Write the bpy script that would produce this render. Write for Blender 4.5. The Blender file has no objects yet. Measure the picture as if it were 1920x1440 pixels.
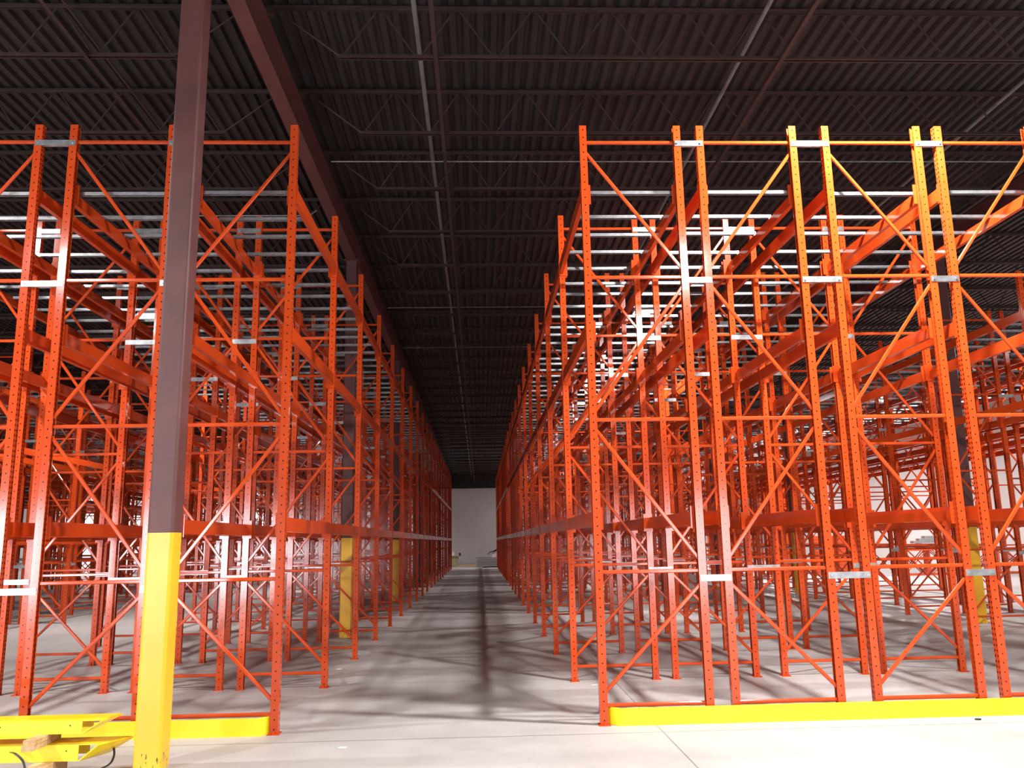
import bpy, math, random
from mathutils import Matrix, Vector
random.seed(7)
SC = bpy.context.scene
COL = SC.collection

# ------------------------------------------------------------------ helpers
def link(name, me, parent=None):
    o = bpy.data.objects.new(name, me); COL.objects.link(o)
    if parent is not None: o.parent = parent
    return o
def tag(o, label=None, cat=None, group=None, kind=None):
    if label: o['label'] = label
    if cat: o['category'] = cat
    if group: o['group'] = group
    if kind: o['kind'] = kind
    return o
def empty(name, loc):
    o = link(name, None); o.location = loc; o.empty_display_size = .2
    return o

class MB:
    def __init__(s): s.v = []; s.f = []; s.m = []
    def add(s, vs, fs, mi=0):
        b = len(s.v); s.v += [tuple(v) for v in vs]
        for f in fs: s.f.append([b+i for i in f]); s.m.append(mi)
    def box(s, x0, x1, y0, y1, z0, z1, mi=0):
        vs = [(x, y, z) for x in (x0, x1) for y in (y0, y1) for z in (z0, z1)]
        s.add(vs, [(0,1,3,2),(4,6,7,5),(0,4,5,1),(2,3,7,6),(0,2,6,4),(1,5,7,3)], mi)
    def prism(s, poly, a, b, axis, mi=0, caps=True):
        """extrude closed 2-D polygon along an axis; poly in the two other axes, in order"""
        n = len(poly); vs = []
        for t in (a, b):
            for (p, q) in poly:
                vs.append({'x': (t, p, q), 'y': (p, t, q), 'z': (p, q, t)}[axis])
        fs = [(i, (i+1) % n, n+(i+1) % n, n+i) for i in range(n)]
        if caps: fs += [tuple(range(n))[::-1], tuple(range(n, 2*n))]
        s.add(vs, fs, mi)
    def bar(s, p, q, w, h, up=(0,1,0), ch=0.0, mi=0, n=0):
        """bar from p to q: width w along 'up', height h across; n>0: round rod of radius w"""
        p = Vector(p); q = Vector(q); d = (q-p).normalized(); u = Vector(up)
        u = (u - d*u.dot(d)).normalized(); t = d.cross(u)
        if n: prof = [(w*math.cos(2*math.pi*i/n), w*math.sin(2*math.pi*i/n)) for i in range(n)]
        elif ch:
            a, b = w/2, h/2
            prof = [(-a+ch,-b),(a-ch,-b),(a,-b+ch),(a,b-ch),(a-ch,b),(-a+ch,b),(-a,b-ch),(-a,-b+ch)]
        else: prof = [(-w/2,-h/2),(w/2,-h/2),(w/2,h/2),(-w/2,h/2)]
        k = len(prof); vs = [e+u*a+t*b for e in (p, q) for (a, b) in prof]
        s.add(vs, [(i, (i+1) % k, k+(i+1) % k, k+i) for i in range(k)] + [tuple(range(k))[::-1], tuple(range(k, 2*k))], mi)
    def path(s, pts, w, h, up=(0,0,1), mi=0):
        for a, b in zip(pts[:-1], pts[1:]): s.bar(a, b, w, h, up, 0, mi)
    def mesh(s, name, mats):
        me = bpy.data.meshes.new(name); me.from_pydata(s.v, [], s.f)
        for m in (mats if isinstance(mats, (list, tuple)) else [mats]): me.materials.append(m)
        for i, p in enumerate(me.polygons): p.material_index = s.m[i]
        import bmesh
        bm = bmesh.new(); bm.from_mesh(me); bmesh.ops.recalc_face_normals(bm, faces=bm.faces); bm.to_mesh(me); bm.free()
        return me
    def build(s, name, mats, parent=None): return link(name, s.mesh(name, mats), parent)
    def merge(s, o, off=(0,0,0)):
        b = len(s.v); s.v += [(v[0]+off[0], v[1]+off[1], v[2]+off[2]) for v in o.v]
        s.f += [[b+i for i in f] for f in o.f]; s.m += o.m

# ------------------------------------------------------------------ materials
def nmat(name):
    m = bpy.data.materials.new(name); m.use_nodes = True
    nt = m.node_tree; b = nt.nodes['Principled BSDF']
    return m, nt, b
def noise_col(nt, b, c0, c1, scale, detail=4, lo=.35, hi=.65, coord='Object'):
    tc = nt.nodes.new('ShaderNodeTexCoord'); n = nt.nodes.new('ShaderNodeTexNoise'); r = nt.nodes.new('ShaderNodeValToRGB')
    n.inputs['Scale'].default_value = scale; n.inputs['Detail'].default_value = detail
    r.color_ramp.elements[0].position = lo; r.color_ramp.elements[1].position = hi
    r.color_ramp.elements[0].color = (*c0, 1); r.color_ramp.elements[1].color = (*c1, 1)
    nt.links.new(tc.outputs[coord], n.inputs['Vector']); nt.links.new(n.outputs['Fac'], r.inputs['Fac'])
    nt.links.new(r.outputs['Color'], b.inputs['Base Color'])
    return tc, n, r
def simple(name, c0, c1, rough=.5, metal=0., scale=3., bump=0., spec=.5):
    m, nt, b = nmat(name); tc, n, r = noise_col(nt, b, c0, c1, scale)
    b.inputs['Roughness'].default_value = rough; b.inputs['Metallic'].default_value = metal
    b.inputs['Specular IOR Level'].default_value = spec
    if bump:
        bp = nt.nodes.new('ShaderNodeBump'); bp.inputs['Strength'].default_value = bump
        n2 = nt.nodes.new('ShaderNodeTexNoise'); n2.inputs['Scale'].default_value = scale*20
        nt.links.new(tc.outputs['Object'], n2.inputs['Vector']); nt.links.new(n2.outputs['Fac'], bp.inputs['Height'])
        nt.links.new(bp.outputs['Normal'], b.inputs['Normal'])
    return m
class NT:
    """tiny math-node writer"""
    def __init__(s, nt): s.nt = nt
    def op(s, o, a, b=None, c=None):
        n = s.nt.nodes.new('ShaderNodeMath'); n.operation = o
        for i, x in enumerate((a, b, c)):
            if x is None: continue
            if isinstance(x, (int, float)): n.inputs[i].default_value = x
            else: s.nt.links.new(x, n.inputs[i])
        return n.outputs[0]

FC = 1.017          # upright centre to centre
OR0, OR1 = (.54, .058, .009), (.59, .070, .012)
M_orange = simple('orange_powder_coat', OR0, OR1, .13, 0, 2.)
M_hole, nt, b = nmat('orange_punched_steel')
b.inputs['Roughness'].default_value = .13
g = NT(nt); tc, nn, rr_ = noise_col(nt, b, OR0, OR1, 2.)
sx = nt.nodes.new('ShaderNodeSeparateXYZ'); nt.links.new(tc.outputs['Object'], sx.inputs[0])
sn = nt.nodes.new('ShaderNodeSeparateXYZ'); nt.links.new(tc.outputs['Normal'], sn.inputs[0])
X, Y, Z = sx.outputs
u = g.op('SUBTRACT', g.op('ABSOLUTE', X), FC/2)
zf = g.op('MULTIPLY', g.op('SUBTRACT', g.op('FRACT', g.op('DIVIDE', Z, .0858)), .5), .0858)
rf = g.op('SQRT', g.op('ADD', g.op('MULTIPLY', u, u), g.op('MULTIPLY', zf, zf)))
mf = g.op('MULTIPLY', g.op('LESS_THAN', rf, .0075), g.op('GREATER_THAN', g.op('ABSOLUTE', sn.outputs[1]), .5))
v = g.op('SUBTRACT', g.op('ABSOLUTE', Y), .019)
zw = g.op('MULTIPLY', g.op('SUBTRACT', g.op('FRACT', g.op('DIVIDE', Z, .0508)), .5), .0508)
rw = g.op('SQRT', g.op('ADD', g.op('MULTIPLY', v, v), g.op('MULTIPLY', g.op('MULTIPLY', zw, zw), .45)))
mw = g.op('MULTIPLY', g.op('LESS_THAN', rw, .0085), g.op('GREATER_THAN', g.op('ABSOLUTE', sn.outputs[0]), .5))
hole = g.op('MAXIMUM', mf, mw)
mx = nt.nodes.new('ShaderNodeMix'); mx.data_type = 'RGBA'
nt.links.new(hole, mx.inputs['Factor']); nt.links.new(rr_.outputs['Color'], mx.inputs['A']); mx.inputs['B'].default_value = (.03, .006, .004, 1)
nt.links.new(mx.outputs['Result'], b.inputs['Base Color'])
M_galv = simple('galvanised_steel', (.34,.36,.37), (.52,.545,.56), .32, .8, 18.)
M_bolt = simple('zinc_bolt', (.5,.5,.52), (.7,.7,.72), .3, .9, 9.)
M_yel = simple('yellow_guard_paint', (.92,.68,.012), (.97,.76,.018), .30, 0, 2.)
M_brown = simple('brown_primer', (.098,.037,.035), (.128,.049,.046), .5, 0, 3., .05)
M_joist = simple('joist_primer', (.032,.018,.017), (.044,.024,.023), .6, 0, 3.)
M_deck = simple('roof_deck_metal', (.018,.017,.0175), (.027,.025,.026), .55, .1, 1.2)
M_dark = simple('dark_steel', (.012,.011,.012), (.022,.02,.02), .6, 0, 4.)
M_pipe = simple('grey_conduit', (.16,.17,.16), (.24,.25,.24), .45, .3, 5.)
M_white = simple('white_fixture', (.7,.7,.7), (.8,.8,.8), .4, 0, 5.)
M_wood = simple('pale_lumber', (.42,.25,.11), (.62,.42,.22), .7, 0, 14., .1)
M_black = simple('black_strap', (.012,.011,.011), (.02,.02,.02), .4, 0, 8.)
M_wall = simple('painted_wall', (.62,.575,.57), (.68,.635,.63), .75, 0, .35, .03)
M_tan = simple('tan_bin', (.34,.31,.19), (.42,.38,.24), .6, 0, 4.)
M_tarp = simple('black_tarp', (.012,.011,.012), (.03,.028,.03), .6, 0, 5.)

# column paint: brown above, yellow chips near the floor
M_colyel, nt, b = nmat('yellow_column_paint')
b.inputs['Roughness'].default_value = .33
g = NT(nt); tc, nn, rr_ = noise_col(nt, b, (.84,.45,.018), (.90,.52,.03), 1.5)
sx = nt.nodes.new('ShaderNodeSeparateXYZ'); nt.links.new(tc.outputs['Object'], sx.inputs[0])
n2 = nt.nodes.new('ShaderNodeTexNoise'); n2.inputs['Scale'].default_value = 1; n2.inputs['Detail'].default_value = 3
mp = nt.nodes.new('ShaderNodeMapping'); mp.inputs['Scale'].default_value = (60, 60, 14)
nt.links.new(tc.outputs['Object'], mp.inputs[0]); nt.links.new(mp.outputs[0], n2.inputs['Vector'])
chip = g.op('MULTIPLY', g.op('GREATER_THAN', n2.outputs['Fac'], .63), g.op('LESS_THAN', sx.outputs[2], .13))
mx = nt.nodes.new('ShaderNodeMix'); mx.data_type = 'RGBA'
nt.links.new(chip, mx.inputs['Factor']); nt.links.new(rr_.outputs['Color'], mx.inputs['A']); mx.inputs['B'].default_value = (.07,.05,.03,1)
nt.links.new(mx.outputs['Result'], b.inputs['Base Color'])

# concrete floor: clouds, saw-cut joints, small scuffs
M_floor, nt, b = nmat('sealed_concrete')
g = NT(nt); tc, nn, rr_ = noise_col(nt, b, (.34,.33,.318), (.44,.43,.418), .55, 8, .3, .7)
sx = nt.nodes.new('ShaderNodeSeparateXYZ'); nt.links.new(tc.outputs['Object'], sx.inputs[0])
def joint(c, off, per, w):
    t = g.op('SUBTRACT', g.op('FRACT', g.op('DIVIDE', g.op('SUBTRACT', c, off-per/2), per)), .5)
    return g.op('LESS_THAN', g.op('MULTIPLY', g.op('ABSOLUTE', t), per), w)
jt = g.op('MAXIMUM', joint(sx.outputs[0], 1.63, 8.026, .006), joint(sx.outputs[1], 10.9, 3.055, .009))
n3 = nt.nodes.new('ShaderNodeTexNoise'); n3.inputs['Scale'].default_value = 3.2; n3.inputs['Detail'].default_value = 10; n3.inputs['Roughness'].default_value = .72
nt.links.new(tc.outputs['Object'], n3.inputs['Vector'])
mott = g.op('ADD', g.op('MULTIPLY', n3.outputs['Fac'], .36), .82)
fac = g.op('MULTIPLY', mott, g.op('SUBTRACT', 1., g.op('MULTIPLY', jt, .55)))
hs = nt.nodes.new('ShaderNodeMix'); hs.data_type = 'RGBA'; hs.blend_type = 'MULTIPLY'; hs.inputs['Factor'].default_value = 1
nt.links.new(rr_.outputs['Color'], hs.inputs['A']); nt.links.new(fac, hs.inputs['B'])
nt.links.new(hs.outputs['Result'], b.inputs['Base Color'])
b.inputs['Roughness'].default_value = .42; b.inputs['Specular IOR Level'].default_value = .35
nt.links.new(g.op('ADD', g.op('MULTIPLY', n3.outputs['Fac'], .3), .30), b.inputs['Roughness'])

M_lens, nt, b = nmat('lamp_lens')
b.inputs['Emission Color'].default_value = (1, .96, .94, 1); b.inputs['Emission Strength'].default_value = 60

# ------------------------------------------------------------------ camera (fitted to the frames)
F, YAW, PITCH, ROLL, CH = 1547.5, .041, .1887, -.0184, 1.711
fw = Vector((math.sin(YAW)*math.cos(PITCH), math.cos(YAW)*math.cos(PITCH), math.sin(PITCH)))
r0 = Vector((math.cos(YAW), -math.sin(YAW), 0)); u0 = r0.cross(fw)
rt = math.cos(ROLL)*r0 + math.sin(ROLL)*u0; up = -math.sin(ROLL)*r0 + math.cos(ROLL)*u0
cd = bpy.data.cameras.new('camera'); cam = bpy.data.objects.new('camera', cd); COL.objects.link(cam)
M = Matrix((rt, up, -fw)).transposed().to_4x4(); M.translation = Vector((0, 0, CH)); cam.matrix_world = M
cd.sensor_fit = 'HORIZONTAL'; cd.sensor_width = 36; cd.lens = 36*F/1920; cd.clip_end = 300; cd.clip_start = .05
SC.camera = cam
def pix(x, y, z):
    q = Vector((x, y, z-CH)); d = q.dot(fw)
    if d < .5: return None
    return 960+F*q.dot(rt)/d, 720-F*q.dot(up)/d, d
def score(pts):
    """rough on-screen size; 0 when nothing of it is in the frame"""
    best = 0
    for p in pts:
        q = pix(*p)
        if q and -60 < q[0] < 1980 and -60 < q[1] < 1500: best = max(best, 1/q[2])
    return best

# ------------------------------------------------------------------ room
XL, XR, YF, YB = -44., 24., -10., 73.
SL = .008
def zc(z, y): return z - SL*y
mb = MB(); mb.box(XL, XR, YF, YB, -.2, 0); tag(mb.build('floor', M_floor), kind='structure')
mb = MB(); mb.box(XR, XR+.25, YF, YB, 0, 9); tag(mb.build('wall_right', M_wall), kind='structure')
mb = MB(); mb.box(XL-.25, XL, YF, YB, 0, 9); tag(mb.build('wall_left', M_wall), kind='structure')
mb = MB(); mb.box(XL, XR, YB, YB+.25, 0, 9); tag(mb.build('wall_back', M_wall), kind='structure')
# wall behind the camera with three open dock doors
doors = [(-10.6, -7.8), (-16.2, -13.4), (5.4, 8.4)]; DH = 3.0
mb = MB(); xs = [XL] + sorted([a for d in doors for a in d]) + [XR]
for i in range(0, len(xs), 2): mb.box(xs[i], xs[i+1], YF-.25, YF, 0, 9)
for a, c in doors: mb.box(a, c, YF-.25, YF, DH, 9)
tag(mb.build('wall_front', M_wall), kind='structure')
for i, (a, c) in enumerate(doors):
    mb = MB()
    for x in (a, c): mb.box(x-.06, x+.06, YF, YF+.05, 0, DH+.06)
    mb.box(a, c, YF, YF+.05, DH-.06, DH+.06)
    tag(mb.build('door_%d' % (i+1), M_dark), kind='structure')
# dark ledger where the roof meets the far wall
mb = MB(); mb.box(XL, XR, YB-.3, YB, 6.36, 7.5); tag(mb.build('trim_1', M_dark), kind='structure')
# ribbed roof deck, ribs running away from the camera
mb = MB(); per = .172; n = int((XR-XL)/per); vs = []; dz = .05
prof = []
for i in range(n):
    x = XL+i*per; prof += [(x, 0), (x+.07, 0), (x+.095, dz), (x+.135, dz)]
prof.append((XL+n*per, 0))
k = len(prof); Z0 = 8.12
for y in (YF, YB): vs += [(x, y, zc(Z0, y)+z) for x, z in prof]
mb.add(vs, [(i, i+1, k+i+1, k+i) for i in range(k-1)])
mb.add([(XL, YF, zc(Z0+.12, YF)), (XR, YF, zc(Z0+.12, YF)), (XR, YB, zc(Z0+.12, YB)), (XL, YB, zc(Z0+.12, YB))], [(0,1,2,3)])
tag(mb.build('ceiling', M_deck), kind='structure')

ORD = ['', 'first','second','third','fourth','fifth','sixth','seventh','eighth','ninth','tenth','eleventh','twelfth','thirteenth',
 'fourteenth','fifteenth','sixteenth','seventeenth','eighteenth','nineteenth','twentieth','twenty-first','twenty-second','twenty-third','twenty-fourth',
 'twenty-fifth','twenty-sixth','twenty-seventh','twenty-eighth','twenty-ninth','thirtieth','thirty-first','thirty-second','thirty-third','thirty-fourth',
 'thirty-fifth','thirty-sixth','thirty-seventh','thirty-eighth','thirty-ninth','fortieth','forty-first','forty-second']

# ------------------------------------------------------------------ columns and girders
CX = {-2.56: 'line left of the main aisle', 9.68: 'line right of the main aisle', -14.62: 'second line left of the main aisle', -26.68: 'third line left of the main aisle'}
CY0, CS = 7.10, 9.165
def round_sq(h, r=.025, n=3):
    p = []
    for cx, cy, a0 in ((h-r, h-r, 0), (-h+r, h-r, 90), (-h+r, -h+r, 180), (h-r, -h+r, 270)):
        for i in range(n+1):
            a = math.radians(a0+90*i/n); p.append((cx+r*math.cos(a), cy+r*math.sin(a)))
    return p
def column(x, y, label, h=.108, yz=1.835):
    o = empty('steel_column', (x, y, 0)); tag(o, label, 'column', 'steel columns')
    zt = zc(7.53, y)
    s = MB(); s.prism(round_sq(h), 0, yz, 'z', 1 if y < 30 else 0, False); s.prism(round_sq(h), yz, zt, 'z', 0, False)
    sh = s.build('shaft', [M_brown, M_colyel], o)
    for p in sh.data.polygons: p.use_smooth = False
    c = MB(); c.box(-.15, .15, -.13, .13, zt, zt+.02); c.build('cap_plate', M_brown, o)
    return o
for cx, txt in CX.items():
    for j in range(-1, 8):
        y = CY0+CS*j
        if y > YB-.4: continue
        if cx == -2.56 and j == 0: lab = 'large brown steel column with bright yellow base in the left foreground'
        elif j < 0: continue
        else: lab = ('brown steel column with yellow base, ' if y < 30 else 'brown steel column, ') + '%s in the %s' % (ORD[j+1], txt)
        column(cx-(.07 if cx == -2.56 and j == 0 else 0), y, lab)
def girder(x, label):
    zb, zt = 7.53, 8.0; s = MB()
    prof = [(-.095, zb), (.095, zb), (.095, zb+.016), (.006, zb+.016), (.006, zt-.016), (.095, zt-.016), (.095, zt), (-.095, zt), (-.095, zt-.016), (-.006, zt-.016), (-.006, zb+.016), (-.095, zb+.016)]
    vs = [(x+a, y, zc(b_, y)) for y in (YF, YB-.31) for a, b_ in prof]; k = 12
    s.add(vs, [(i, (i+1) % k, k+(i+1) % k, k+i) for i in range(k)] + [tuple(range(k)), tuple(range(k, 2*k))])
    tag(s.build('roof_girder', M_brown), label, 'girder', 'roof girders')
girder(-2.56, 'reddish brown roof girder running over the columns left of the main aisle')
girder(9.68, 'dark roof girder over the columns right of the main aisle')
girder(-14.62, 'dark roof girder over the second column line left of the main aisle')
girder(-26.68, 'dark roof girder over the third column line left of the main aisle')
girder(-38.74, 'dark roof girder furthest to the left')
girder(21.56, 'dark roof girder beside the right wall')

# ------------------------------------------------------------------ bar joists
JL = 12.06; JS = CS/5
def joist_parts():
    L = JL/2; t = MB(); bt = MB(); w = MB()
    zb, zt = 7.44, 8.07
    for s in (-1, 1):      # double angles
        t.box(-L+.02, L-.02, s*.012, s*.045, zt-.006+.03, zt+.03); t.box(-L+.02, L-.02, min(s*.012, s*.018), max(s*.012, s*.018), zt-.01, zt+.03)
        bt.box(-L+.94, L-.94, s*.012, s*.04, zb-.006, zb); bt.box(-L+.94, L-.94, min(s*.012, s*.018), max(s*.012, s*.018), zb-.006, zb+.04)
    t.box(-L+.02, -L+.16, -.045, .045, zt-.072, zt+.01); t.box(L-.16, L-.02, -.045, .045, zt-.072, zt+.01)
    e = L-.96; n = 11; st = 2*e/n
    for s in (-1, 1):
        w.bar((s*e, 0, zb+.02), (s*(L-.2), 0, zt-.01), .011, 0, n=6)
    for i in range(n):
        a = -e+i*st
        w.bar((a+.03, 0, zb+.02), (a+st/2-.03, 0, zt), .011, 0, n=5); w.bar((a+st/2+.03, 0, zt), (a+st-.03, 0, zb+.02), .011, 0, n=5)
    return t, bt, w
t, bt, w = joist_parts()
me_t, me_b, me_w = t.mesh('top_chord', M_joist), bt.mesh('bottom_chord', M_joist), w.mesh('web', M_joist)
al = MB(); [al.merge(q) for q in (t, bt, w)]; me_j = al.mesh('bar_joist', M_joist)
bays = [(3.47, 'above the main aisle and right racks', 0), (-8.59, 'above the left racks', 1), (15.53, 'beside the right wall', 2), (-20.65, 'in the second bay left of the main aisle', 3), (-32.71, 'in the third bay left of the main aisle', 4)]
for bx, txt, bi in bays:
    cnt = 0
    for j in range(0, 40):
        y = CY0 + (j-1)*JS
        if y > YB-.5: break
        if abs((y-CY0) % CS) < .2 or abs((y-CY0) % CS - CS) < .2: pass
        if bi >= 3 and y < 25: continue
        if bi == 2 and y < 16: continue
        cnt += 1
        lab = 'brown open-web roof joist, %s back %s' % (ORD[cnt], txt)
        if bi < 2 and cnt <= 8:
            o = empty('bar_joist', (bx, y, -SL*y)); tag(o, lab, 'joist', 'open-web roof joists')
            link('top_chord', me_t, o); link('bottom_chord', me_b, o); link('web', me_w, o)
        else:
            o = link('bar_joist', me_j); o.location = (bx, y, -SL*y); tag(o, lab, 'joist', 'open-web roof joists')
# lines running away under the roof
def run(name, x, z, y0, y1, r, mat, label, cat, rod=True):
    s = MB()
    if rod: s.bar((x, y0, zc(z, y0)), (x, y1, zc(z, y1)), r, 0, up=(0,0,1), n=10)
    else:
        s.bar((x, y0, zc(z, y0)), (x, y1, zc(z, y1)), .006, r, up=(1,0,0)); s.bar((x+r/2, y0, zc(z-r/2, y0)), (x+r/2, y1, zc(z-r/2, y1)), r, .006, up=(1,0,0))
    tag(s.build(name, mat), label, cat)
Y0, Y1 = YF+.1, YB-.4
run('conduit_pipe', -.70, 7.86, Y0, Y1, .03, M_pipe, 'pale grey pipe running under the roof above the main aisle', 'pipe')
run('bridging_angle', -.49, 7.437, Y0, Y1, .05, M_joist, 'brown steel bridging angle beside the pale pipe above the main aisle', 'roof bracing', False)
run('bridging_angle', -4.55, 7.437, Y0, Y1, .04, M_joist, 'brown bridging angle under the roof left of the girder', 'roof bracing', False)
run('bridging_angle', -4.75, 8.0, Y0, Y1, .03, M_joist, 'thin upper bridging angle under the roof left of the girder', 'roof bracing', False)
run('conduit_pipe', 3.42, 7.86, Y0, Y1, .026, M_pipe, 'grey pipe under the roof above the right racks', 'pipe')
run('bridging_angle', 3.66, 7.437, Y0, Y1, .05, M_joist, 'brown bridging angle above the right racks', 'roof bracing', False)
run('conduit_pipe', 7.5, 7.86, Y0, Y1, .026, M_pipe, 'grey pipe under the roof above the aisle right of the racks', 'pipe')
run('bridging_angle', -9.2, 7.437, Y0, Y1, .05, M_joist, 'brown bridging angle above the second aisle on the left', 'roof bracing', False)
def cross(x0, x1, y, z, r, label, hook=False):
    s = MB(); s.bar((x0, y, z), (x1, y, z), r, 0, up=(0,0,1), n=8)
    if hook: s.bar((x1, y, z), (x1+.12, y+.02, z+.1), r, 0, up=(0,1,0), n=8)
    tag(s.build('sprinkler_pipe', M_pipe), label, 'pipe')
cross(-2.2, 20, 11.75, 7.42, .010, 'thin pale pipe crossing above the front of the right racks')
cross(-14, -2.95, 13.85, 7.42, .012, 'thin pale pipe with turned end crossing left of the girder', True)
cross(-2.2, 9.2, 19.5, 7.36, .010, 'thin pipe crossing high above the main aisle, second back')
cross(-2.2, 9.2, 23.6, 7.33, .010, 'thin pipe crossing high above the main aisle, third back')

# ------------------------------------------------------------------ pallet racking
D0, BAY, NP = 8.21, 2.494, 20           # first frame plane, bay length, planes
HT = 6.1; UW, UD, TH = .076, .072, .003
HZ = [5.917, 4.40, 2.90, 1.402, .172]
def upright_mb(side, full=True):
    """punched C section, web on the outside (side = -1 left, 1 right)"""
    c = side*FC/2; s = MB(); o = c+side*UW/2; i_ = c-side*UW/2; d = UD/2
    if full:
        poly = [(o, -d), (o, d), (i_, d), (i_, d-.017), (i_+side*TH, d-.017), (i_+side*TH, d-TH), (o-side*TH, d-TH), (o-side*TH, -d+TH), (i_+side*TH, -d+TH), (i_+side*TH, -d+.017), (i_, -d+.017), (i_, -d)]
        s.prism(poly, .008, HT, 'z')
    else:
        s.add([(o,-d,0),(o,d,0),(i_,d,0),(i_,-d,0),(o,-d,HT),(o,d,HT),(i_,d,HT),(i_,-d,HT)], [(0,1,5,4),(1,2,6,5),(0,4,7,3),(4,5,6,7)])
    return s
def foot_mb(side):
    c = side*FC/2; s = MB(); s.box(c-.055, c+.055, -.075, .06, 0, .008)
    for y in (-.058, ): s.prism([(c+.012*math.cos(a*math.pi/3), y+.012*math.sin(a*math.pi/3)) for a in range(6)], .008, .028, 'z')
    return s
def brace_h(z, full=True):
    s = MB(); e = FC/2-UW/2+(.02 if full else 0); s.bar((-e, 0, z), (e, 0, z), .03, .036, ch=.007 if full else 0); return s
def diags(ty):
    """ty = 1: top diagonal starts top left"""
    e = FC/2-UW/2+.012; s = ty; out = []
    for za, zb in ((5.80, 4.50), (4.30, 2.99), (2.80, 1.52), (1.27, .29)):
        out.append(((-s*e, 0, za), (s*e, 0, zb))); s = -s
    return out
def diag_mb(pq, full=True):
    s = MB(); s.bar(pq[0], pq[1], .026, .036, ch=.007 if full else 0); return s
ME = {}
for sd in (-1, 1):
    ME['up', sd] = upright_mb(sd).mesh('upright', M_hole); ME['foot', sd] = foot_mb(sd).mesh('foot_plate', M_orange)
for i, z in enumerate(HZ): ME['h', i] = brace_h(z).mesh('horizontal_brace', M_orange)
for ty in (1, -1):
    for i, pq in enumerate(diags(ty)): ME['d', ty, i] = diag_mb(pq).mesh('diagonal_brace', M_orange)
    for lod in (1, 0):
        s = MB()
        for sd in (-1, 1): s.merge(upright_mb(sd, lod)); 
        if lod:
            for sd in (-1, 1): s.merge(foot_mb(sd))
        for z in HZ: s.merge(brace_h(z, False))
        for pq in diags(ty): s.merge(diag_mb(pq, False))
        ME['frame', ty, lod] = s if lod == 0 else s.mesh('rack_frame', M_hole)
        if lod == 0: ME['frame_me', ty] = s.mesh('rack_frame', M_hole)
# beams: stepped box section, end connectors
BL = BAY-UD-.012
def beam_mb(side):
    """origin: bay centre, beam top; side = which upright of the lane"""
    w = .025; s = MB(); i = -side            # step is on the inner side
    poly = [(-w*i, 0), (0, 0), (0, -.038), (w*i, -.038), (w*i, -.14), (-w*i, -.14)]
    s.prism(poly, -BL/2+.004, BL/2-.004, 'y'); return s
def conn_mb(side, end):
    s = MB(); y = end*(BL/2-.001); o = side*.03; i = -side*.083
    a, b_ = sorted((o, i)); s.box(a, b_, y-.003, y+.003, -.175, .045)
    a, b_ = sorted((side*.027, side*.031)); y2 = y+end*.038
    s.box(a, b_, min(y, y2), max(y, y2), -.175, .045); return s
for sd in (-1, 1):
    bm_ = beam_mb(sd); ME['bar', sd] = bm_.mesh('beam_tube', M_orange)
    full = MB(); full.merge(bm_)
    for e in (-1, 1): c_ = conn_mb(sd, e); ME['conn', sd, e] = c_.mesh('end_connector', M_orange); full.merge(c_)
    ME['beam', sd] = full.mesh('rack_beam', M_orange); ME['beam_mb', sd] = full
# galvanised crossbar (inverted channel) resting in the beam steps
def xbar_mb():
    s = MB(); e = FC/2-.004; h = .036; w = .024
    s.prism([(-w, -h), (-w, 0), (w, 0), (w, -h), (w-.004, -h), (w-.004, -.004), (-w+.004, -.004), (-w+.004, -h)], -e, e, 'x'); return s
xb = xbar_mb(); ME['xbar'] = xb.mesh('crossbar', M_galv)
def spacer_parts(g):
    s = MB(); L = g/2+.028; h = .031
    s.box(-L, L, -.006, 0, -h, h)
    s.box(-g/2+.04, g/2-.04, 0, .028, -h, -h+.004); s.box(-g/2+.04, g/2-.04, 0, .028, h-.004, h)
    bs = []
    for x in (-g/2, g/2):
        b_ = MB(); b_.prism([(x+.011*math.cos(a*math.pi/3), .011*math.sin(a*math.pi/3)) for a in range(6)], -.014, -.006, 'y'); bs.append(b_)
    return s, bs
LV = [('top', 5.406), ('middle', 3.905), ('lowest', 1.985)]
R1 = [(1.1467+2.1647)/2, (2.4153+3.4312)/2, (3.7889+4.8159)/2, (5.0614+6.0584)/2]
G_ = [1.282, 1.382, 1.268]
L1 = [-2.436]; 
for g_ in (1.272, 1.376, 1.272): L1.append(L1[-1]-g_)
per_ = 5.0+3.0
R2 = [9.76+x for x in (0, 1.27, 2.65, 3.92)]
L2 = [x-7.97 for x in L1]; L3 = [x-7.97 for x in L2]
lanes = []   # (centre x, type, label text, order)
for n, x in enumerate(R1+R2): lanes.append((x, 1 if n % 2 == 0 else -1, '%s lane right of the main aisle' % ORD[n+1], n, 'R', n//4))
for n, x in enumerate(L1+L2+L3): lanes.append((x, -1 if n % 2 == 0 else 1, '%s lane left of the main aisle' % ORD[n+1], n, 'L', n//4))
NPL = {'L': 20, 'R': 21}
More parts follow.
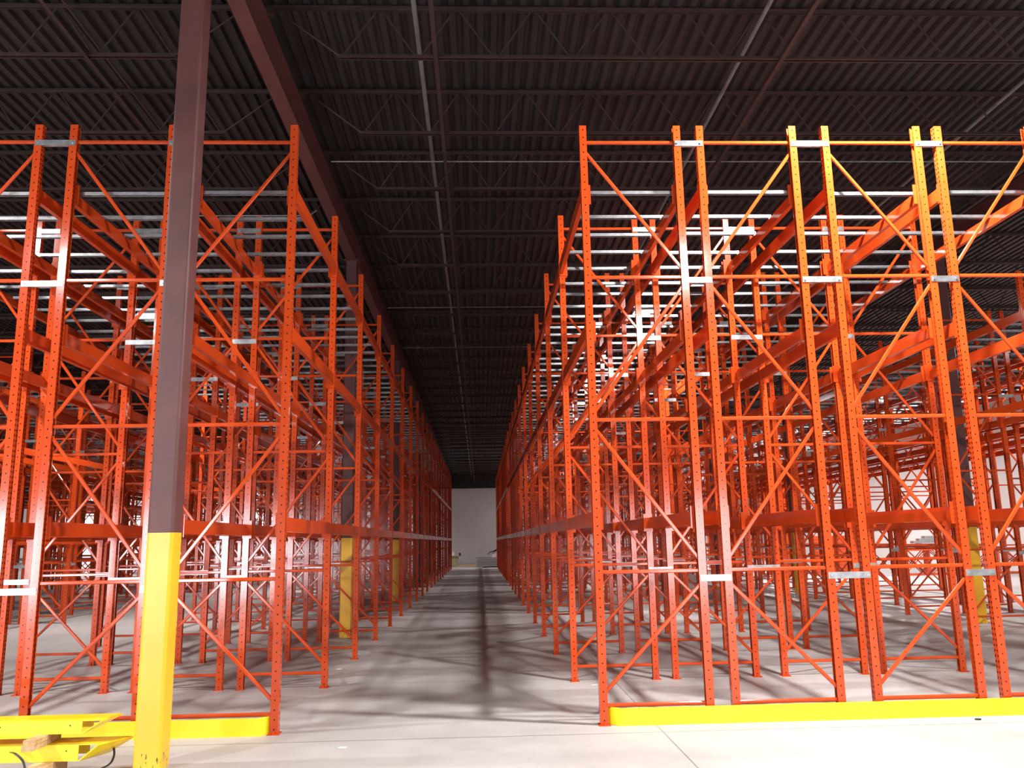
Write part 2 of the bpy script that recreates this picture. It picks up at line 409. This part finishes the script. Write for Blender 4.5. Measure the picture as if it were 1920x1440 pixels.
# columns stand inside lanes: leave crossbars out where one would pierce them
def hits_col(x, y):
    for cx in CX:
        if abs(cx-x) < .62:
            r = (y-CY0) % CS
            if min(r, CS-r) < .16: return True
    return False
frames, beams, bars, spacers = [], [], [], []
for (x, ty, txt, n, sd_, blk) in lanes:
    N = NPL[sd_]
    for k in range(N):
        y = D0+k*BAY
        frames.append((score([(x, y, z) for z in (.3, 2, 4, 6)]), x, y, ty, 'orange rack upright, %s row back, %s' % (ORD[k+1], txt)))
        if k < N-1:
            yc = y+BAY/2
            for lv, z in LV:
                for s in (-1, 1):
                    xx = x+s*(FC/2+.013)
                    side = 'right' if s > 0 else 'left'
                    beams.append((score([(xx, yy, z) for yy in (y, yc, y+BAY)]), xx, yc, z, s, 'orange %s %s-hand beam, %s bay back, %s' % (lv, side, ORD[k+1], txt), k))
            for q, f_ in enumerate((.12, .80, 1.34, 1.98)):
                yy = y+f_+random.uniform(-.03, .03)
                if hits_col(x, yy): continue
                bars.append((score([(x, yy, 5.4)]), x, yy, 5.406-.003, 'galvanised crossbar, %s in %s bay back, %s' % (ORD[q+1], ORD[k+1], txt)))
    # spacers to next lane of the block
for (xs_, sd_) in ((R1, 'R'), (R2, 'R2'), (L1, 'L'), (L2, 'L2'), (L3, 'L3')):
    blkname = {'R': 'first rack block right of main aisle', 'R2': 'second rack block on the right', 'L': 'first rack block left of main aisle', 'L2': 'second rack block on the left', 'L3': 'third rack block on the left'}[sd_]
    for i in range(3):
        a, b_ = sorted((xs_[i], xs_[i+1])); gx = (a+b_)/2; gap = round(b_-a-FC, 3)
        for k in range(NPL[sd_[0]]):
            y = D0+k*BAY-UD/2
            for lv, z in (('top', 5.893), ('upper', 4.357), ('lower', 1.33)):
                spacers.append((score([(gx, y, z)]), gx, y, z, gap, 'galvanised %s spacer, %s gap, %s row, %s' % (lv, ORD[i+1], ORD[k+1], blkname), k))
CAP = 300
def split(lst):
    lst.sort(key=lambda t: -t[0])
    vis = [t for t in lst if t[0] > 0]
    return vis[:CAP], vis[CAP:] + [t for t in lst if t[0] <= 0 and False]
# frames
near, far = split(frames)
for r, (sc_, x, y, ty, lab) in enumerate(near):
    if r < 56:
        o = empty('rack_upright', (x, y, 0))
        for s in (-1, 1): link('post', ME['up', s], o); link('foot_plate', ME['foot', s], o)
        for i in range(5): link('horizontal_brace', ME['h', i], o)
        for i in range(4): link('diagonal_brace', ME['d', ty, i], o)
    else:
        o = link('rack_upright', ME['frame', ty, 1] if r < 140 else ME['frame_me', ty]); o.location = (x, y, 0)
    tag(o, lab, 'rack upright', 'orange pallet rack uprights')
acc = MB()
M_far = M_orange
for t_ in far: acc.merge(ME['frame', t_[3], 0], (t_[1], t_[2], 0))
# frames just outside the picture still cast shade: none are needed beyond these
tag(acc.build('distant_rack_uprights', M_far), 'mass of distant orange rack uprights behind the nearer ones', 'rack uprights', kind='stuff')
# beams
near, far = split(beams)
for r, (sc_, x, y, z, s, lab, k) in enumerate(near):
    if r < 110:
        o = empty('rack_beam', (x, y, z)); link('beam_tube', ME['bar', s], o)
        for e in (-1, 1): link('end_connector', ME['conn', s, e], o)
    else:
        o = link('rack_beam', ME['beam', s]); o.location = (x, y, z)
    tag(o, lab, 'rack beam', 'orange pallet rack beams')
acc = MB()
for t_ in far: acc.merge(ME['beam_mb', t_[4]], (t_[1], t_[2], t_[3]))
tag(acc.build('distant_rack_beams', M_orange), 'mass of distant orange rack beams between the far frames', 'rack beams', kind='stuff')
# crossbars
near, far = split(bars)
for (sc_, x, y, z, lab) in near:
    o = link('crossbar', ME['xbar']); o.location = (x, y, z); tag(o, lab, 'crossbar', 'galvanised crossbars on the top beams')
acc = MB()
for t_ in far: acc.merge(xb, (t_[1], t_[2], t_[3]))
tag(acc.build('distant_crossbars', M_galv), 'mass of distant galvanised crossbars on the far top beams', 'crossbars', kind='stuff')
# spacers
near, far = split(spacers); SM = {}
acc = MB()
for r, (sc_, x, y, z, gap, lab, k) in enumerate(near):
    if gap not in SM:
        s, bs = spacer_parts(gap); f_ = MB(); f_.merge(s); [f_.merge(q) for q in bs]
        SM[gap] = (s.mesh('plate', M_galv), [q.mesh('bolt', M_bolt) for q in bs], f_.mesh('row_spacer', M_galv), f_)
    if r < 60:
        o = empty('row_spacer', (x, y, z)); link('plate', SM[gap][0], o); [link('bolt', q, o) for q in SM[gap][1]]
    else:
        o = link('row_spacer', SM[gap][2]); o.location = (x, y, z)
    tag(o, lab, 'spacer', 'galvanised row spacers')
if far:
    for t_ in far:
        if t_[4] not in SM:
            s, bs = spacer_parts(t_[4]); f_ = MB(); f_.merge(s); SM[t_[4]] = (None, None, None, f_)
        acc.merge(SM[t_[4]][3], (t_[1], t_[2], t_[3]))
    tag(acc.build('distant_row_spacers', M_galv), 'distant galvanised row spacers between the far frames', 'spacers', kind='stuff')

# ------------------------------------------------------------------ yellow end guards on the floor
def guard(pts, z0, z1, th, label):
    """plate following a plan polyline"""
    s = MB(); n = len(pts); off = []
    for i in range(n):
        a = Vector(pts[max(i-1, 0)]); c = Vector(pts[min(i+1, n-1)]); d = (c-a).normalized(); off.append(Vector(pts[i])+Vector((-d.y, d.x))*th)
    for i in range(n-1):
        p, q, r_, t_ = pts[i], pts[i+1], off[i+1], off[i]
        vs = [(a[0], a[1], z) for z in (z0, z1) for a in (p, q, r_, t_)]
        s.add(vs, [(0,1,5,4), (1,2,6,5), (2,3,7,6), (3,0,4,7), (0,3,2,1), (4,5,6,7)])
    o = s.build('rack_end_guard', M_yel); tag(o, label, 'guard', 'yellow rack end guards'); return o
guard([(1.14, 8.27), (1.30, 8.128), (5.92, 8.128), (6.08, 8.27)], 0, .158, .008, 'yellow steel guard on the floor across the front of the right racks')
guard([(-6.9, 8.27), (-6.74, 8.118), (-2.06, 8.118), (-1.905, 8.27)], 0, .158, .008, 'yellow steel guard on the floor across the front of the left racks')
# two loose guards lying on lumber, lower left
def loose(z0, h, tip, xe, label, yf=6.90):
    o = empty('loose_guard', (xe, yf, z0)); tag(o, label, 'guard', 'loose yellow guards stacked on lumber')
    x0 = -2.3; d = .25; t_ = .008
    s = MB()
    s.box(x0, 0, 0, t_, 0, h); s.build('face_plate', M_yel, o)
    s = MB(); s.add([(x0, t_, h-t_), (.14, t_, h-t_), (tip, d, h-t_), (x0, d, h-t_), (x0, t_, h), (.14, t_, h), (tip, d, h), (x0, d, h)], [(0,3,2,1),(4,5,6,7),(0,1,5,4),(1,2,6,5),(2,3,7,6),(3,0,4,7)])
    s.build('top_flange', M_yel, o)
    s = MB(); s.box(x0, -.02, d-t_, d, 0, h-t_); s.build('rear_plate', M_yel, o)
    s = MB(); A = Vector((0, 0, 0)); C_ = Vector((.14, 0, h-t_)); B = Vector((tip, d, h-t_)); D_ = Vector((tip-.19, d, 0)); n_ = Vector((.010, 0, -.002))
    s.add([A, C_, B, D_, A+n_, C_+n_, B+n_, D_+n_], [(0,3,2,1),(4,5,6,7),(0,1,5,4),(1,2,6,5),(2,3,7,6),(3,0,4,7)]); s.build('inclined_end', M_yel, o)
    hb = MB()
    for x in (-.09, -.62): hb.prism([(x+.006*math.cos(a*math.pi/4), h*.62+.006*math.sin(a*math.pi/4)) for a in range(8)], -.001, .001, 'y')
    hb.build('bolt_holes', M_dark, o)
loose(.313, .097, .20, -3.10, 'upper loose yellow steel guard of the stack at lower left')
loose(.114, .121, .31, -3.115, 'lower loose yellow steel guard of the stack at lower left')
def lumber(x, y0, y1, z, label, w=.089, h=.038, ang=0):
    s = MB(); s.bar((x, y0, z+h/2), (x+ang, y1, z+h/2), w, h, up=(1,0,0), ch=.003); tag(s.build('lumber_piece', M_wood), label, 'lumber', 'pale lumber under the loose guards')
lumber(-3.40, 6.70, 7.12, .236, 'lower of two short wood pieces between the loose yellow guards')
lumber(-3.395, 6.71, 7.13, .275, 'upper of two short wood pieces between the loose yellow guards')
lumber(-3.36, 6.78, 7.12, 0, 'pale wood block on the floor under the loose yellow guards', .14, .113)
lumber(-5.1, 6.78, 7.12, 0, 'wood block on the floor under the far end of the loose guards', .14, .113)
lumber(-5.1, 6.78, 7.12, .236, 'wood block between the far ends of the loose guards', .089, .076)
def strap(pts, label):
    P = [Vector(pts[0])]
    for i in range(len(pts)-1):          # Catmull-Rom through the points
        p0, p1, p2, p3 = [Vector(pts[max(0, min(len(pts)-1, i+k))]) for k in (-1, 0, 1, 2)]
        for t in (.2, .4, .6, .8, 1.): P.append(.5*((2*p1)+(p2-p0)*t+(2*p0-5*p1+4*p2-p3)*t*t+(3*p1-p0-3*p2+p3)*t**3))
    s = MB(); s.path(P, .016, .0025, up=(1, .3, .1)); tag(s.build('packing_strap', M_black), label, 'strap')
strap([(-3.62, 6.885, .195), (-3.55, 6.84, .19), (-3.47, 6.80, .14), (-3.42, 6.74, .06), (-3.41, 6.66, .012), (-3.38, 6.5, .012)], 'black packing strap hanging over the lower loose yellow guard')
strap([(-2.98, 7.13, .20), (-2.93, 7.10, .16), (-2.905, 7.05, .10), (-2.93, 7.0, .05), (-3.05, 6.92, .022), (-3.2, 6.80, .012)], 'black packing strap curling on the floor beside the yellow column')
# small litter on the floor
def chip(x, y, sx_, sy_, h, m, label):
    s = MB(); pts = [(x+sx_*math.cos(a)*random.uniform(.7, 1), y+sy_*math.sin(a)*random.uniform(.7, 1)) for a in [i*math.pi/3.5 for i in range(7)]]
    s.prism(pts, 0.0, h, 'z'); tag(s.build('floor_debris', m), label, 'debris', 'small debris on the floor')
chip(4.62, 7.98, .035, .022, .012, M_dark, 'small dark chip on the floor in front of the right guard')
chip(-2.0, 12.2, .05, .03, .004, M_white, 'white scrap on the floor left side of the main aisle')
chip(.35, 14.9, .10, .02, .004, M_dark, 'thin dark strip on the floor in the main aisle')
chip(1.35, 10.4, .05, .02, .004, M_white, 'white scrap on the floor right side of the main aisle')
chip(-1.2, 7.6, .05, .02, .003, M_white, 'white scrap on the floor at the front of the aisle')

# ------------------------------------------------------------------ far end of the aisle
for i in range(5):
    s = MB(); z = .06+.13*i; w = 1.25-.05*(i % 2)
    for j in range(5): s.box(-w, w, -.5+.21*j, -.36+.21*j, z, z+.07)
    for q in (-.8, .8): s.box(q-.04, q+.04, -.5, .5, z-.06, z)
    o = s.build('bar_bundle', M_galv); o.location = (.93, 60.2, 0)
    tag(o, 'grey bundle of bars at the far aisle end, %s from the floor' % ORD[i+1], 'bar bundle', 'stacked grey bar bundles')
s = MB(); s.box(-.45, .45, -.4, .4, .65, 1.0); o = s.build('pale_carton', M_white); o.location = (1.25, 60.2, 0); tag(o, 'pale box on top of the grey bundles at the aisle end', 'box')
s = MB(); vs = []; 
for i in range(9):
    for j in range(5):
        x = -.75+i*.17; y = -.5+j*.25; z = 1.02+.32*math.exp(-((x-.15)**2)/.16)*(.7+.3*math.cos(j))+.03*math.sin(i*3+j) - (.16 if i == 0 else 0)
        vs.append((x, y, z))
vs2 = [(a, b_, c-.03) for a, b_, c in vs]; fs = []
for i in range(8):
    for j in range(4):
        a = i*5+j; fs += [(a, a+1, a+6, a+5), (45+a, 45+a+5, 45+a+6, 45+a+1)]
for i in range(8): a = i*5; fs += [(a, a+5, 50+a, 45+a), (a+4, 49+a, 54+a, a+9)]
for j in range(4): fs += [(j, 45+j, 46+j, j+1), (40+j, 41+j, 86+j, 85+j)]
s.add(vs+vs2, fs); o = s.build('black_tarp', M_tarp); o.location = (1.25, 60.2, 0); tag(o, 'crumpled black tarp over the box at the aisle end', 'tarp')
o = empty('tan_bin', (-1.95, 61, 0)); tag(o, 'tan bin standing at the far left end of the aisle', 'bin')
s = MB(); s.add([(-.30,-.3,0),(.30,-.3,0),(.30,.3,0),(-.30,.3,0),(-.36,-.36,.74),(.36,-.36,.74),(.36,.36,.74),(-.36,.36,.74)], [(0,3,2,1),(4,5,6,7),(0,1,5,4),(1,2,6,5),(2,3,7,6),(3,0,4,7)]); s.build('body', M_tan, o)
s = MB(); s.box(-.42, .6, -.42, .42, .74, .79); s.build('lid', M_tan, o)
s = MB(); s.prism([(.1*math.cos(a*math.pi/6), .1*math.sin(a*math.pi/6)) for a in range(12)], .79, 1.02, 'z'); s.prism([(.04*math.cos(a*math.pi/6), .04*math.sin(a*math.pi/6)) for a in range(12)], 1.02, 1.1, 'z'); o = s.build('white_jug', M_white); o.location = (-2.0, 61, 0); tag(o, 'white jug standing on the tan bin', 'jug')
s = MB(); s.prism([(.07*math.cos(a*math.pi/6), .07*math.sin(a*math.pi/6)) for a in range(12)], .79, .98, 'z'); o = s.build('dark_can', M_dark); o.location = (-1.5, 61, 0); tag(o, 'small dark can on the edge of the tan bin lid', 'can')
for i, (x, y, w, l) in enumerate([(-1.1, 62.6, 1.3, .1), (-.5, 64.4, 1.2, .12), (.7, 57.9, .55, .1)]):
    s = MB(); s.box(-w, w, -l, l, 0, .06); o = s.build('floor_plank', M_wood if i < 2 else M_dark); o.location = (x, y, 0)
    tag(o, ['long plank lying on the floor beside the tan bin', 'plank lying on the floor before the back wall', 'dark board lying in front of the grey bundles'][i], 'plank')
# stored frames and beams in the open strip by the right wall
def rot_copy(me, name, loc, rot, lab, cat, group):
    o = link(name, me); o.location = loc; o.rotation_euler = rot; tag(o, lab, cat, group)
for i in range(6):
    rot_copy(ME['frame', 1 if i % 2 else -1, 1], 'rack_upright', (17.6, 35.0+i*.10, .55), (0, math.pi/2, 0), 'rack frame stored on its edge by the right wall, %s from the front' % ORD[i+1], 'rack frame', 'stored rack frames by the right wall')
for j in range(4):
    rot_copy(ME['beam', 1], 'rack_beam', (19.9, 35.03+j*.14, 1.28), (0, 0, math.pi/2), 'orange beam lying on the stored frames, %s from the front' % ORD[j+1], 'rack beam', 'stored beams by the right wall')
for j in range(3):
    s = MB(); s.box(-.7, .7, -.15, .15, 0, .10); o = s.build('bar_bundle', M_galv); o.location = (19.1+.25*j, 35.2, 1.327+.102*j); tag(o, 'grey bar bundle on the stored frames, %s from below' % ORD[j+1], 'bar bundle', 'grey bundles by the right wall')
for i in range(12):
    rot_copy(ME['beam', 1], 'rack_beam', (16.2, 37.5, .145+i*.142), (0, 0, math.pi/2), 'orange beam in the tall stack by the right wall, %s from the floor' % ORD[i+1], 'rack beam', 'stacked beams by the right wall')

# ------------------------------------------------------------------ lamps
def lamp(x, y, z, power, label):
    power *= LP.get((x, y), LY[y])
    o = empty('high_bay_lamp', (x, y, z)); tag(o, label, 'lamp', 'ceiling lamps')
    s = MB(); s.prism([(-.22, 0), (.22, 0), (.15, .09), (-.15, .09)], -.32, .32, 'x'); s.build('housing', M_white, o)
    s = MB(); s.box(-.29, .29, -.19, .19, -.012, -.001); s.build('lens', M_lens, o)
    s = MB()
    for q in (-.25, .25): s.bar((q, 0, .09), (q, 0, zc(8.12, y)-z), .004, 0, up=(0,1,0), n=5)
    s.build('hanger', M_pipe, o)
    l = bpy.data.lights.new('lamp_light', 'AREA'); l.shape = 'RECTANGLE'; l.size = .36; l.size_y = .24; l.energy = power; l.spread = math.radians(SPREAD.get((x, y), 125)); l.color = (1, .95, .93)
    lo = bpy.data.objects.new('lamp_light', l); COL.objects.link(lo); lo.parent = o; lo.location = (0, 0, -.03)
PW = 470
SPREAD = {(4.15, 7.15): 180, (-7.95, 7.15): 150, (4.15, .4): 160, (-7.95, .4): 160, (16.25, 32.1): 180, (16.25, 44.9): 180, (16.25, 19.5): 180, (16.25, 57.5): 180, (-20.05, 69.5): 170, (-32.2, 69.5): 170, (-32.2, 57.5): 170}
LY = {.4: 1.9, 7.15: 1.0, 19.5: .62, 32.1: .52, 44.9: .5, 57.5: .8, 69.5: .1}
LP = {(4.15, 7.15): 2.2, (16.25, 19.5): 1.9, (16.25, 32.1): 2.6, (16.25, 44.9): 3.0, (16.25, 57.5): 2.5, (-20.05, 69.5): 1.8, (-32.2, 69.5): 2.6, (-20.05, 7.15): .5, (-20.05, 19.5): .3, (-20.05, 32.1): .3, (-32.2, 7.15): .3, (-32.2, 19.5): .3, (-32.2, 32.1): .3, (-7.95, 69.5): .35, (16.25, 69.5): .8}
side = {4.15: 'right', 16.25: 'far right', -7.95: 'left', -20.05: 'far left', -32.2: 'furthest left'}
for x in (4.15, 16.25, -7.95, -20.05, -32.2):
    for j, y in enumerate((.4, 7.15, 19.5, 32.1, 44.9, 57.5, 69.5)):
        z = 7.2 if y < 30 else 7.05
        lamp(x, y, z, PW, 'white high bay ceiling lamp, %s row, %s from the front' % (side[x], ORD[j+1]))
for i, (a, c) in enumerate(doors):
    l = bpy.data.lights.new('door_daylight', 'AREA'); l.shape = 'RECTANGLE'; l.size = c-a-.1; l.size_y = DH-.1; l.energy = 800 if a < 0 else 380; l.color = (.95, .93, 1)
    lo = bpy.data.objects.new('door_daylight', l); COL.objects.link(lo); lo.location = ((a+c)/2, YF-.12, DH/2); lo.rotation_euler = (math.pi/2, 0, 0)

w = bpy.data.worlds.new('world'); SC.world = w; w.use_nodes = True
w.node_tree.nodes['Background'].inputs[0].default_value = (.6, .65, .75, 1); w.node_tree.nodes['Background'].inputs[1].default_value = .5
SC.view_settings.view_transform = 'Standard'; SC.view_settings.look = 'None'; SC.view_settings.gamma = 1; SC.view_settings.use_curve_mapping = False
SC.view_settings.exposure = .22
